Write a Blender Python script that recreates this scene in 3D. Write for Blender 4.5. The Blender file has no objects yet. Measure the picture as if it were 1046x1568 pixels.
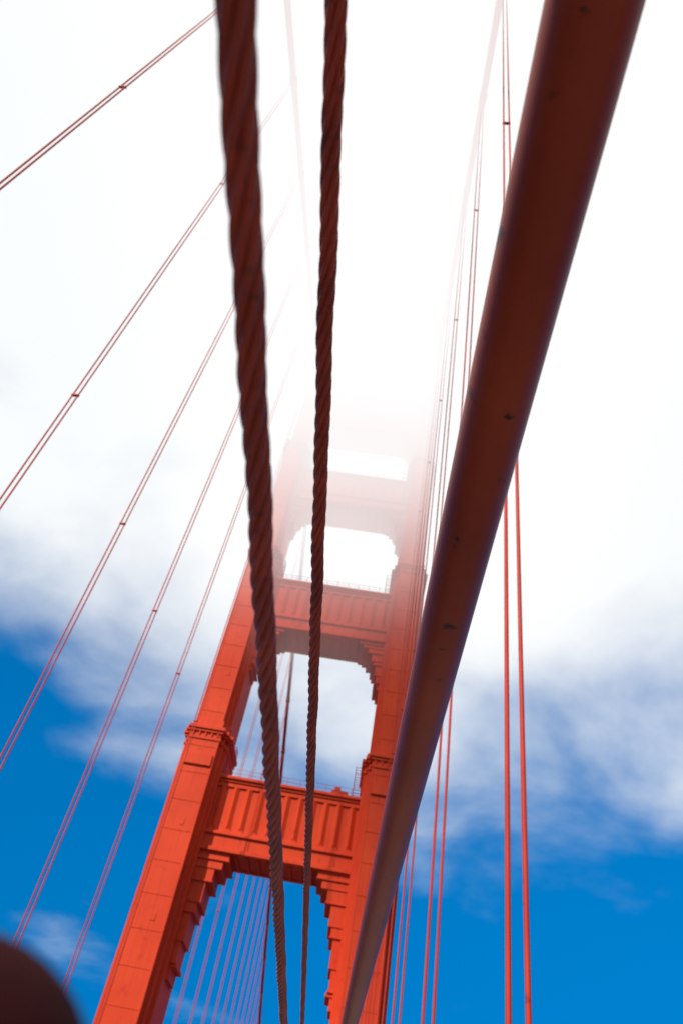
import bpy, math, random
from mathutils import Matrix, Vector
random.seed(4)
scene = bpy.context.scene

# ---------------------------------------------------------------- helpers
class MB:
    def __init__(s): s.v=[]; s.f=[]
    def add(s, vs, fs):
        o=len(s.v); s.v+= [tuple(p) for p in vs]; s.f+=[tuple(i+o for i in f) for f in fs]
    def box(s,x0,x1,y0,y1,z0,z1):
        if x0>x1: x0,x1=x1,x0
        s.add([(x0,y0,z0),(x1,y0,z0),(x1,y1,z0),(x0,y1,z0),(x0,y0,z1),(x1,y0,z1),(x1,y1,z1),(x0,y1,z1)],
              [(0,3,2,1),(4,5,6,7),(0,1,5,4),(1,2,6,5),(2,3,7,6),(3,0,4,7)])
    def tube(s,pts,r,n=8,cap=True):
        rings=[]; o=len(s.v)
        for i,p in enumerate(pts):
            p=Vector(p)
            d=(Vector(pts[min(i+1,len(pts)-1)])-Vector(pts[max(i-1,0)])).normalized()
            a=Vector((1,0,0)) if abs(d.x)<.9 else Vector((0,1,0))
            u=d.cross(a).normalized(); w=d.cross(u)
            rr=r[i] if isinstance(r,(list,tuple)) else r
            for k in range(n):
                t=2*math.pi*k/n
                s.v.append(tuple(p+u*math.cos(t)*rr+w*math.sin(t)*rr))
        for i in range(len(pts)-1):
            for k in range(n):
                a=o+i*n+k; b=o+i*n+(k+1)%n
                s.f.append((a,b,b+n,a+n))
        if cap:
            s.f.append(tuple(o+k for k in range(n))[::-1])
            e=o+(len(pts)-1)*n
            s.f.append(tuple(e+k for k in range(n)))
    def obj(s,name,mat,parent=None,smooth=False,bevel=0):
        me=bpy.data.meshes.new(name); me.from_pydata(s.v,[],s.f); me.update()
        if smooth:
            for p in me.polygons: p.use_smooth=len(p.vertices)<=4
        ob=bpy.data.objects.new(name,me); scene.collection.objects.link(ob)
        me.materials.append(mat)
        if parent: ob.parent=parent
        if bevel:
            m=ob.modifiers.new('bevel','BEVEL'); m.width=bevel; m.segments=1; m.limit_method='ANGLE'
        return ob
def empty(name):
    e=bpy.data.objects.new(name,None); scene.collection.objects.link(e); return e
def newmat(name):
    m=bpy.data.materials.new(name); m.use_nodes=True
    return m,m.node_tree.nodes,m.node_tree.links,m.node_tree.nodes['Principled BSDF']

def paint(name,c1,c2,dark,rough=.5,scale=1.0,bump=.1,bscale=8,spot=.62,bdist=.02,spec=.4,sw=.1,streak=None):
    m,N,L,P=newmat(name)
    P.inputs['Specular IOR Level'].default_value=spec
    tc=N.new('ShaderNodeTexCoord')
    n1=N.new('ShaderNodeTexNoise'); n1.inputs['Scale'].default_value=scale; n1.inputs['Detail'].default_value=6
    r1=N.new('ShaderNodeValToRGB'); r1.color_ramp.elements[0].position=.35; r1.color_ramp.elements[1].position=.68
    r1.color_ramp.elements[0].color=(*c1,1); r1.color_ramp.elements[1].color=(*c2,1)
    L.new(tc.outputs['Object'],n1.inputs['Vector']); L.new(n1.outputs['Fac'],r1.inputs[0])
    n2=N.new('ShaderNodeTexNoise'); n2.inputs['Scale'].default_value=scale*7; n2.inputs['Detail'].default_value=8
    L.new(tc.outputs['Object'],n2.inputs['Vector'])
    r2=N.new('ShaderNodeValToRGB'); r2.color_ramp.elements[0].position=spot; r2.color_ramp.elements[1].position=spot+sw
    L.new(n2.outputs['Fac'],r2.inputs[0])
    mx=N.new('ShaderNodeMixRGB'); mx.inputs['Color2'].default_value=(*dark,1)
    L.new(r2.outputs[0],mx.inputs['Fac']); L.new(r1.outputs[0],mx.inputs['Color1'])
    col=mx.outputs[0]
    if streak:
        mp=N.new('ShaderNodeMapping'); mp.inputs['Scale'].default_value=(1.6,1.6,.09); L.new(tc.outputs['Object'],mp.inputs['Vector'])
        n4=N.new('ShaderNodeTexNoise'); n4.inputs['Scale'].default_value=1.3; n4.inputs['Detail'].default_value=5; L.new(mp.outputs[0],n4.inputs['Vector'])
        r4=N.new('ShaderNodeValToRGB'); r4.color_ramp.elements[0].position=.5; r4.color_ramp.elements[1].position=.75
        r4.color_ramp.elements[0].color=(0,0,0,1); r4.color_ramp.elements[1].color=(streak,streak,streak,1)
        L.new(n4.outputs['Fac'],r4.inputs[0])
        m2=N.new('ShaderNodeMixRGB'); m2.inputs['Color2'].default_value=(*dark,1); L.new(r4.outputs[0],m2.inputs['Fac']); L.new(col,m2.inputs['Color1'])
        col=m2.outputs[0]
    L.new(col,P.inputs['Base Color'])
    P.inputs['Roughness'].default_value=rough
    b=N.new('ShaderNodeBump'); b.inputs['Strength'].default_value=bump; b.inputs['Distance'].default_value=bdist
    n3=N.new('ShaderNodeTexNoise'); n3.inputs['Scale'].default_value=bscale; n3.inputs['Detail'].default_value=5
    L.new(tc.outputs['Object'],n3.inputs['Vector']); L.new(n3.outputs['Fac'],b.inputs['Height'])
    L.new(b.outputs[0],P.inputs['Normal'])
    return m
m_tower=paint('tower_paint',(.56,.038,.007),(.66,.054,.010),(.42,.024,.006),.65,.12,.12,2.0,.6,spec=.18,sw=.25,streak=.5)
m_cable=paint('cable_paint',(.44,.026,.010),(.52,.036,.013),(.26,.02,.012),.6,.6,.1,5,spec=.25)
m_pipe=paint('pipe_paint',(.23,.026,.008),(.31,.040,.012),(.04,.010,.007),.42,3.0,.12,60,.66,.002,spec=.2,sw=.06)
m_rope=paint('rope_paint',(.22,.022,.009),(.36,.042,.016),(.06,.014,.009),.5,9,.5,300,.56,.002,spec=.3,sw=.25)
m_steel=paint('stanchion_paint',(.020,.003,.003),(.028,.004,.004),(.01,.003,.003),.8,6,.1,60,spec=.06)
m_conc=paint('concrete',(.17,.165,.155),(.22,.21,.20),(.11,.105,.10),.9,.8,.3,20)
m_asph=paint('asphalt',(.045,.045,.047),(.06,.06,.06),(.03,.03,.03),.9,.7,.3,60)
m_white=paint('road_paint',(.7,.7,.68),(.8,.8,.78),(.5,.5,.5),.7,3,.1,30)
m_water=paint('water_surface',(.015,.05,.07),(.02,.06,.08),(.02,.05,.07),.12,.01,.6,.2,.7,.5)

# ---------------------------------------------------------------- tower
CX=-10.32; HC=13.68; CY=108.0
WATER=-68.0
tower=empty('bridge_tower')
levels=[ # z0,z1,(A hw,hd),(B),(C)
 (WATER-2,50.5,(2.3,6.5),(2.8,5.3),(3.3,4.0)),
 (50.5,88.5,(1.95,6.15),(2.4,4.95),(2.85,3.7)),
 (88.5,119.0,(1.7,5.8),(2.1,4.6),(2.5,3.5)),
 (119.0,145.5,(1.45,5.45),(1.8,4.3),(2.15,3.3))]
for side,nm in ((-1,'leg_left'),(1,'leg_right')):
    cx=CX+side*HC; mb=MB()
    for li,(z0,z1,A,B,C) in enumerate(levels):
        for (hw,hd) in (A,B,C):
            mb.box(cx-hw,cx+hw,CY-hd,CY+hd,z0,z1)
        # corner pilasters, a raised strip each side of the front face
        for q in (-1,1):
            mb.box(cx+q*(A[0]-.02),cx+q*(A[0]-.30),CY-A[1]-.04,CY-A[1]+.05,z0,z1-.1)
        # plate splice bands
        z=max(z0,-.5)+2.9
        while z<z1-2.5:
            for (hw,hd) in (A,B,C):
                mb.box(cx-hw-.012,cx+hw+.012,CY-hd-.012,CY+hd+.012,z,z+.08)
            mb.box(cx-A[0]-.010,cx+A[0]+.010,CY-A[1]-.052,CY-A[1]+.03,z+.01,z+.07)
            z+=4.1
        # ledge moulding at the level top
        if li<3:
            for k,(dz0,dz1,e) in enumerate(((-1.9,-1.45,.16),(-.75,-.35,.28),(-.35,.18,.5))):
                for (hw,hd) in (A,B,C):
                    mb.box(cx-hw-e,cx+hw+e,CY-hd-e,CY+hd+e,z1+dz0,z1+dz1-.003*k)
            # stepped block set back above the ledge
            for (hw,hd) in (A,B,C):
                mb.box(cx-hw+.14,cx+hw-.14,CY-hd+.14,CY+hd-.14,z1+.17,z1+1.5)
            # fluted collar under the ledge
            for k in range(5):
                xx=cx-A[0]+.45+k*(2*A[0]-.9)/4
                mb.box(xx-.12,xx+.12,CY-A[1]-.22,CY-A[1]+.02,z1-1.42,z1-.78)
    # sloping stepped block at the foot of the first ledge, front face
    mb.box(cx-2.0,cx+2.0,CY-6.5-.3,CY-6.3,44.6,46.3)
    # saddle housing
    mb.box(cx-1.9,cx+1.9,CY-5.9,CY+5.9,145.5,146.3)
    mb.box(cx-1.3,cx+1.3,CY-4.2,CY+4.2,146.3,149.0)
    # manholes
    for z in (24.0,36.0,60.0):
        mb.box(cx+.2,cx+.75,CY-levels[0][2][1]-.06 if z<50 else CY-levels[1][2][1]-.06,CY-5.9,z,z+.9)
    mb.obj(nm,m_tower,tower,bevel=.03)

def half_inner(z):
    for z0,z1,A,B,C in levels:
        if z<z1: return HC-C[0]
    return HC-2.15
struts=[(34.4,45.0,15.5,4.3),(72.4,83.0,8.5,4.2),(104.6,113.6,7.0,3.8),(129.5,142.6,6.0,3.4)]
for si,(z0,z1,drop,cw) in enumerate(struts):
    mb=MB(); hi=half_inner(z0)+.05; x0=CX-hi; x1=CX+hi
    yf=CY-3.1; yb=CY+3.1
    mb.box(x0,x1,yf,yb,z0+.15,z1-.1)
    for sgn,yy in ((-1,yf),(1,yb)):
        def slab(e,za,zb):
            if sgn<0: mb.box(x0,x1,yy-e,yy+.2,za,zb)
            else: mb.box(x0,x1,yy-.2,yy+e,za,zb)
        slab(.75,z1-.35,z1+.05)      # cornice
        slab(.45,z1-.75,z1-.36)
        slab(.25,z1-1.4,z1-.76)
        slab(.30,z0+.5,z0+2.3)       # lower fascia
        slab(.62,z0+2.3,z0+2.65)
        slab(.72,z0,z0+.5)
        # fluting
        n=11; pit=(x1-x0)/n
        for k in range(n):
            xc=x0+pit*(k+.5); w=pit*.30; zb=z0+2.64; zt=z1-1.39; p=.42
            a=[(xc-w,yy,zb),(xc+w,yy,zb),(xc,yy+sgn*p,zb+1.0),(xc-w,yy,zt),(xc+w,yy,zt),(xc,yy+sgn*p,zt)]
            mb.add(a,[(0,1,4,3),(0,3,5,2),(1,2,5,4),(3,4,5),(0,2,1)])
            # zig-zag teeth under the flutes
            a=[(xc-pit/2,yy+sgn*.02,zb),(xc,yy+sgn*.02,zb+.95),(xc+pit/2,yy+sgn*.02,zb),
               (xc-pit/2,yy+sgn*.24,zb),(xc,yy+sgn*.24,zb+.95),(xc+pit/2,yy+sgn*.24,zb)]
            mb.add(a,[(3,5,4),(0,1,2),(0,3,4,1),(1,4,5,2),(0,2,5,3)])
    # deck plate of the strut
    mb.box(x0,x1,yf-.5,yb+.5,z1+.051,z1+.12)
    # underside cross beams
    k=x0+cw+.8
    while k<x1-cw-.4:
        mb.box(k-.15,k+.15,yf+.2,yb-.2,z0-.25,z0+.16); k+=1.5
    # stepped corbels
    steps=[(1.0,0,.07),(.84,.07,.14),(.62,.14,.25),(.45,.25,.42),(.34,.42,.50),(.25,.50,.72),(.17,.72,.88),(.24,.88,.91),(.10,.91,1.0)]
    for sd in (-1,1):
        xe=CX+sd*(hi+.0)
        for j,(fw,a,b) in enumerate(steps):
            mb.box(xe,xe-sd*cw*fw,yf-.25+.12*j,yb+.25-.12*j,z0+.02-b*drop,z0+.02-a*drop+(.0 if j else .1))
            if j in (0,2,4,6):
                mb.box(xe,xe-sd*(cw*fw+.12),yf-.35+.12*j,yb+.35-.12*j,z0+.02-b*drop-.02,z0+.02-b*drop+.22)
    mb.obj('portal_strut_%d'%(si+1),m_tower,tower,bevel=.02)
    # maintenance railing
    mr=MB()
    for yy in (yf-.6,yb+.6):
        x=x0+.4
        while x<x1-.3:
            mr.tube([(x,yy,z1+.05),(x,yy,z1+1.15)],.035,5); x+=1.9
        for h in (.55,1.12): mr.tube([(x0,yy,z1+h),(x1,yy,z1+h)],.03,5)
    # inspection cages by the legs
    for sd in (-1,1):
        xe=CX+sd*(hi-.2)
        for i in range(3):
            for jx in (0,-sd*1.1):
                mr.tube([(xe+jx,yf-.4+i*.9,z1),(xe+jx,yf-.4+i*.9,z1+4.6)],.05,5)
        for h in (1.1,2.3,3.5,4.6):
            for jx in (0,-sd*1.1): mr.tube([(xe+jx,yf-.5,z1+h),(xe+jx,yf+1.5,z1+h)],.04,5)
            for i in range(3): mr.tube([(xe,yf-.4+i*.9,z1+h),(xe-sd*1.1,yf-.4+i*.9,z1+h)],.04,5)
    mr.obj('maintenance_rail_%d'%(si+1),m_cable,tower)
    if si==0:
        mw=MB(); xw=x1-4.4
        mw.box(xw,xw+2.4,yf-.2,yf+.8,z1+.12,z1+.7); mw.box(xw+.4,xw+1.3,yf-.1,yf+.6,z1+.7,z1+1.3)
        mw.obj('winch_box',m_cable,tower,bevel=.05)

# concrete pier
mb=MB(); mb.box(CX-HC-9,CX+HC+9,CY-16,CY+16,WATER-3,WATER+10); mb.box(CX-HC-6,CX+HC+6,CY-11,CY+11,WATER+10,WATER+13)
mb.obj('tower_pier',m_conc,tower,bevel=.5)

# ---------------------------------------------------------------- cables
ZS=146.5
def zc(y):
    s=abs(y-CY)
    if y<CY: return ZS-.40*s+.00012*s*s
    return ZS-.60*s+.00052*s*s
DECK=-.5
for side,xc in ((-1,-23.85),(1,3.55)):
    mb=MB(); ys=[CY-330+i*6 for i in range(0,55)]+[CY]+[CY+6*i for i in range(1,51)]
    mb.tube([(xc,y,zc(y)) for y in ys],.46,14)
    mc=mb.obj('main_cable',m_cable,None,smooth=True)
    idx=0
    yk=[CY-15.3-15.24*k for k in range(0,21)]+[CY+15.3+15.24*k for k in range(0,18)]
    for y in yk:
        zt=zc(y)
        if zt<4: continue
        mb=MB()
        for dx in (-.19,.19):
            mb.tube([(xc+dx,y,DECK-1),(xc+dx,y,zt*.5),(xc+dx,y,zt)],.060,10,False)
        mb.tube([(xc,y-.55,zc(y-.55)),(xc,y+.55,zc(y+.55))],.57,14)
        cl=[zt/2] if abs(y-16)<5 else [zt/3.0,zt*2/3.0]
        for z in cl:
            mb.box(xc-.27,xc+.27,y-.08,y+.08,z-.08,z+.08)
        idx+=1
        mb.obj('suspender_ropes_%d'%idx,m_cable,mc,smooth=True)
    # hand lines above the main cable
    mb=MB()
    for dx in (-.5,.5):
        mb.tube([(xc+dx,y,zc(y)+1.5) for y in ys],.02,5)
    mb.obj('hand_line',m_cable,mc)

# ---------------------------------------------------------------- deck
deck=empty('bridge_deck')
def slab(nm,mat,x0,x1,z0,z1,y0=-320,y1=470,bev=0):
    mb=MB(); mb.box(x0,x1,y0,y1,z0,z1); return mb.obj(nm,mat,deck,bevel=bev)
slab('roadway',m_asph,-19.4,-.9,-1.1,-.62)
slab('sidewalk',m_conc,-.9,3.2,-1.1,-.5,bev=.02)
slab('far_sidewalk',m_conc,-23.5,-19.4,-1.1,-.5,bev=.02)
slab('edge_girder_right',m_tower,3.2,3.9,-2.2,-1.1)
slab('edge_girder_left',m_tower,-24.2,-23.5,-2.2,-1.1)
mb=MB()
for xl in (-16.3,-13.2,-7.1,-4.0):
    y=-300
    while y<460:
        mb.box(xl-.06,xl+.06,y,y+3,-.62,-.616); y+=9
mb.obj('lane_markings',m_white,deck)
mb=MB()
for xc in (-23.85,3.55):
    for i in range(-20,30):
        y=i*15.24+16
        mb.tube([(xc,y,-2),(xc,y+7.62,-9.5)],.25,6); mb.tube([(xc,y+7.62,-9.5),(xc,y+15.24,-2)],.25,6)
    mb.box(xc-.4,xc+.4,-320,470,-10,-9.2)
mb.obj('stiffening_truss',m_tower,deck)

# ---------------------------------------------------------------- near railing pipe + wire ropes
mb=MB()
ys=[-3+i*.25 for i in range(0,57)]
PR=.0498
mb.tube([(.1240,y,.925-.0045*max(0,y)) for y in ys],PR,72)
pipe=mb.obj('pipe_handrail',m_pipe,None,smooth=True)
mb=MB()
for y in (-2.6,10.6):
    mb.tube([(.124,y,DECK),(.124,y,.86)],.03,20); mb.box(.05,.2,y-.07,y+.07,DECK,DECK+.02)
    mb.tube([(.124,y,.84),(-.19,y,.84)],.02,16)
mb.obj('rail_post',m_pipe,pipe,smooth=True)

def wire_rope(name,x,z0,slope,R,ph):
    V=[];F=[]; n=60; y0=-2.6; y1=10.7; step=.010; lay=.215
    m=int((y1-y0)/step)
    rnd=random.Random(ph*10)
    lump=[rnd.uniform(-1,1) for _ in range(m//4+8)]
    for i in range(m+1):
        y=y0+i*step; zz=z0+slope*max(0,y)
        tw=-2*math.pi*y/lay+ph
        t=i/4.0; k=int(t); fr=t-k
        lp=(lump[k]*(1-fr)+lump[k+1]*fr)*.03
        wob=.0007*math.sin(y*2*math.pi/lay+ph)+.0004*math.sin(y*17+ph)
        for j in range(n):
            th=2*math.pi*j/n
            d=((th) % (math.pi/3))-math.pi/6
            r=(2/3)*math.cos(d)+math.sqrt(max(0,1/9-(4/9)*math.sin(d)**2))
            r=R*(max(r,.60)+lp*(1 if j%20<10 else -.6))
            a=th+tw
            V.append((x+wob+r*math.cos(a),y,zz+r*math.sin(a)))
    for i in range(m):
        for j in range(n):
            a=i*n+j;b=i*n+(j+1)%n
            F.append((a,a+n,b+n,b))
    F.append(tuple(range(n))); F.append(tuple(m*n+k for k in range(n))[::-1])
    me=bpy.data.meshes.new(name); me.from_pydata(V,[],F); me.update()
    for p in me.polygons: p.use_smooth=True
    ob=bpy.data.objects.new(name,me); scene.collection.objects.link(ob); me.materials.append(m_rope)
    return ob
r1=wire_rope('wire_rope',-.131,.480,-.0245,.0122,.3)
r2=wire_rope('wire_rope',-.1377,.900,-.0315,.0122,1.4)
mb=MB()
for y in (-2.6,10.6):
    mb.tube([(-.165,y,DECK),(-.165,y,.95)],.028,20)
mb.obj('rope_post',m_pipe,r1,smooth=True)

# short domed stanchion right beside the lens
mb=MB()
pr=.037; pc=Vector((-.0838,.200,.0042+.012))
pts=[(pc.x,pc.y,DECK),(pc.x,pc.y,pc.z-.06),(pc.x,pc.y,pc.z-.058),(pc.x,pc.y,pc.z-.012)]; rr=[pr*.86,pr*.86,pr,pr]
for k in range(1,11):
    a=math.pi/2*k/10; pts.append((pc.x,pc.y,pc.z-.012+pr*math.sin(a)*.92)); rr.append(max(pr*math.cos(a),.0005))
mb.tube(pts,rr,40); mb.tube([(pc.x,pc.y,DECK),(pc.x,pc.y,DECK+.015)],.06,24)
mb.obj('stanchion_post',m_steel,None,smooth=True)

# ---------------------------------------------------------------- water
mb=MB(); S=9000
mb.add([(-S,-S,WATER),(S,-S,WATER),(S,S,WATER),(-S,S,WATER)],[(0,1,2,3)])
mb.obj('water',m_water)

# ---------------------------------------------------------------- fog bank (absorbing, self-glowing volume round the tower top)
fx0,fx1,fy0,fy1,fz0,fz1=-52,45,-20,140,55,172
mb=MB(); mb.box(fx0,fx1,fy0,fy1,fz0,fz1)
m=bpy.data.materials.new('fog_glow_volume'); m.use_nodes=True; N=m.node_tree.nodes; L=m.node_tree.links
for n in list(N): N.remove(n)
out=N.new('ShaderNodeOutputMaterial')
tc=N.new('ShaderNodeTexCoord'); sp=N.new('ShaderNodeSeparateXYZ'); L.new(tc.outputs['Object'],sp.inputs[0])
def mr(src,a,b,c=0.,d=1.):
    n=N.new('ShaderNodeMapRange'); n.interpolation_type='SMOOTHSTEP'
    for k,v in zip(('From Min','From Max','To Min','To Max'),(a,b,c,d)): n.inputs[k].default_value=v
    L.new(src,n.inputs['Value']); return n.outputs[0]
def mul(a,b):
    n=N.new('ShaderNodeMath'); n.operation='MULTIPLY'
    for i,q in enumerate((a,b)):
        if isinstance(q,(int,float)): n.inputs[i].default_value=q
        else: L.new(q,n.inputs[i])
    return n.outputs[0]
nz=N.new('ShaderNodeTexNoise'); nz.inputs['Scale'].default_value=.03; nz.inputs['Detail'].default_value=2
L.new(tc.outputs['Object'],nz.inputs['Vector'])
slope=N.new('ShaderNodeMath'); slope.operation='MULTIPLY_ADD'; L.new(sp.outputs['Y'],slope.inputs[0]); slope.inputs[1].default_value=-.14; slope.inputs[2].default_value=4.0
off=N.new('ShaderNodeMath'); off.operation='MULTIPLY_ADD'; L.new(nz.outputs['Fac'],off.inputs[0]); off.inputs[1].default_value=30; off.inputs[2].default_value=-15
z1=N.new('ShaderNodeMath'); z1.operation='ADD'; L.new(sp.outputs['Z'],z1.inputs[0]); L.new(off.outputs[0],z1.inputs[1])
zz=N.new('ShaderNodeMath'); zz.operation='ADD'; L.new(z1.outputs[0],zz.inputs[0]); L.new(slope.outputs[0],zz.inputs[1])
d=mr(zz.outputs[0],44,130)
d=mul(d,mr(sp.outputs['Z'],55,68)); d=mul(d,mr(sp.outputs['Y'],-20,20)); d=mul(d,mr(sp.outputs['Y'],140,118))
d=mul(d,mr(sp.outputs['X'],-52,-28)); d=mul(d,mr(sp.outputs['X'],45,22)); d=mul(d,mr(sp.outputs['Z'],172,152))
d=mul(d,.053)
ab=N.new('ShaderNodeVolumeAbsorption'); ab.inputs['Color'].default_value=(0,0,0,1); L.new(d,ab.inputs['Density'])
em=N.new('ShaderNodeEmission'); em.inputs['Color'].default_value=(1,1,1,1); L.new(mul(d,1.04),em.inputs['Strength'])  # white emission stands in for daylight scattered inside the fog
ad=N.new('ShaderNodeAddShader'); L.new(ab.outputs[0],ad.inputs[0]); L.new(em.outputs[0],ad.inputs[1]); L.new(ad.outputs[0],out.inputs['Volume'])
try: m.cycles.volume_step_rate=.9
except Exception as e: print(e)
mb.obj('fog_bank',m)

# ---------------------------------------------------------------- world + sun
sd=Vector((-.48,-.61,.62)).normalized()
w=bpy.data.worlds.new('World'); scene.world=w; w.use_nodes=True
N=w.node_tree.nodes; L=w.node_tree.links
for n in list(N): N.remove(n)
out=N.new('ShaderNodeOutputWorld')
tc=N.new('ShaderNodeTexCoord'); sp=N.new('ShaderNodeSeparateXYZ'); L.new(tc.outputs['Generated'],sp.inputs[0])
sky=N.new('ShaderNodeTexSky'); sky.sky_type='NISHITA'; sky.sun_disc=False
sky.sun_elevation=math.asin(sd.z); sky.sun_rotation=math.atan2(sd.x,sd.y); sky.altitude=50; sky.ozone_density=3.0; sky.dust_density=.1; sky.air_density=1.0
zr=N.new('ShaderNodeMath'); zr.operation='MULTIPLY_ADD'; L.new(sp.outputs['Z'],zr.inputs[0]); zr.inputs[1].default_value=.12; zr.inputs[2].default_value=.40
cv=N.new('ShaderNodeCombineXYZ'); L.new(sp.outputs['X'],cv.inputs[0]); L.new(sp.outputs['Y'],cv.inputs[1]); L.new(zr.outputs[0],cv.inputs[2])
nv=N.new('ShaderNodeVectorMath'); nv.operation='NORMALIZE'; L.new(cv.outputs[0],nv.inputs[0])
try: L.new(nv.outputs[0],sky.inputs['Vector'])
except Exception as e: print('no sky vector',e)
hs=N.new('ShaderNodeHueSaturation'); hs.inputs['Saturation'].default_value=1.75; hs.inputs['Value'].default_value=1.0; hs.inputs['Hue'].default_value=.5
L.new(sky.outputs[0],hs.inputs['Color'])
bg=N.new('ShaderNodeBackground'); bg.inputs['Strength'].default_value=.15; L.new(hs.outputs[0],bg.inputs['Color'])
# project the direction on a cloud deck
za=N.new('ShaderNodeMath'); za.operation='ADD'; za.inputs[1].default_value=.25; L.new(sp.outputs['Z'],za.inputs[0])
zm=N.new('ShaderNodeMath'); zm.operation='MAXIMUM'; zm.inputs[1].default_value=.05; L.new(za.outputs[0],zm.inputs[0])
dv=N.new('ShaderNodeVectorMath'); dv.operation='DIVIDE'; cb=N.new('ShaderNodeCombineXYZ')
for k in 'XYZ': L.new(zm.outputs[0],cb.inputs[k])
L.new(tc.outputs['Generated'],dv.inputs[0]); L.new(cb.outputs[0],dv.inputs[1])
n1=N.new('ShaderNodeTexNoise'); n1.inputs['Scale'].default_value=2.6; n1.inputs['Detail'].default_value=6; n1.inputs['Roughness'].default_value=.48; n1.inputs['Distortion'].default_value=.2
L.new(dv.outputs[0],n1.inputs['Vector'])
el=N.new('ShaderNodeMapRange'); el.interpolation_type='LINEAR'
for k,v in zip(('From Min','From Max','To Min','To Max'),(.28,.72,-.40,.36)): el.inputs[k].default_value=v
L.new(sp.outputs['Z'],el.inputs['Value'])
sm=N.new('ShaderNodeMath'); sm.operation='ADD'; L.new(n1.outputs['Fac'],sm.inputs[0]); L.new(el.outputs[0],sm.inputs[1])
fc=N.new('ShaderNodeMapRange'); fc.interpolation_type='SMOOTHSTEP'
for k,v in zip(('From Min','From Max'),(.17,.76)): fc.inputs[k].default_value=v
L.new(sm.outputs[0],fc.inputs['Value'])
bc=N.new('ShaderNodeBackground'); bc.inputs['Color'].default_value=(.96,.985,1,1); bc.inputs['Strength'].default_value=1.0
mx=N.new('ShaderNodeMixShader'); L.new(fc.outputs[0],mx.inputs[0]); L.new(bg.outputs[0],mx.inputs[1]); L.new(bc.outputs[0],mx.inputs[2])
L.new(mx.outputs[0],out.inputs[0])

sl=bpy.data.lights.new('sun','SUN'); sl.energy=5.0; sl.angle=math.radians(.5); sl.color=(1,.95,.87)
so=bpy.data.objects.new('sun',sl); scene.collection.objects.link(so)
so.rotation_euler=sd.to_track_quat('Z','Y').to_euler(); so.location=(0,-50,200)

# ---------------------------------------------------------------- camera
cam=bpy.data.cameras.new('camera'); co=bpy.data.objects.new('camera',cam); scene.collection.objects.link(co)
Z=Vector((245,1119,-1114)).normalized(); Y=Vector((-63,-1096,-1114)); Y=(Y-Z*Y.dot(Z)).normalized(); X=Y.cross(Z)
M=Matrix((X,Y,Z)).to_4x4()
co.matrix_world=M
cam.sensor_fit='VERTICAL'; cam.sensor_height=36; cam.lens=1114/1568*36
cam.clip_start=.01; cam.clip_end=30000
cam.dof.use_dof=True; cam.dof.focus_distance=1.9; cam.dof.aperture_fstop=5.0
scene.camera=co
scene.view_settings.view_transform='Standard'; scene.view_settings.look='None'; scene.view_settings.exposure=0
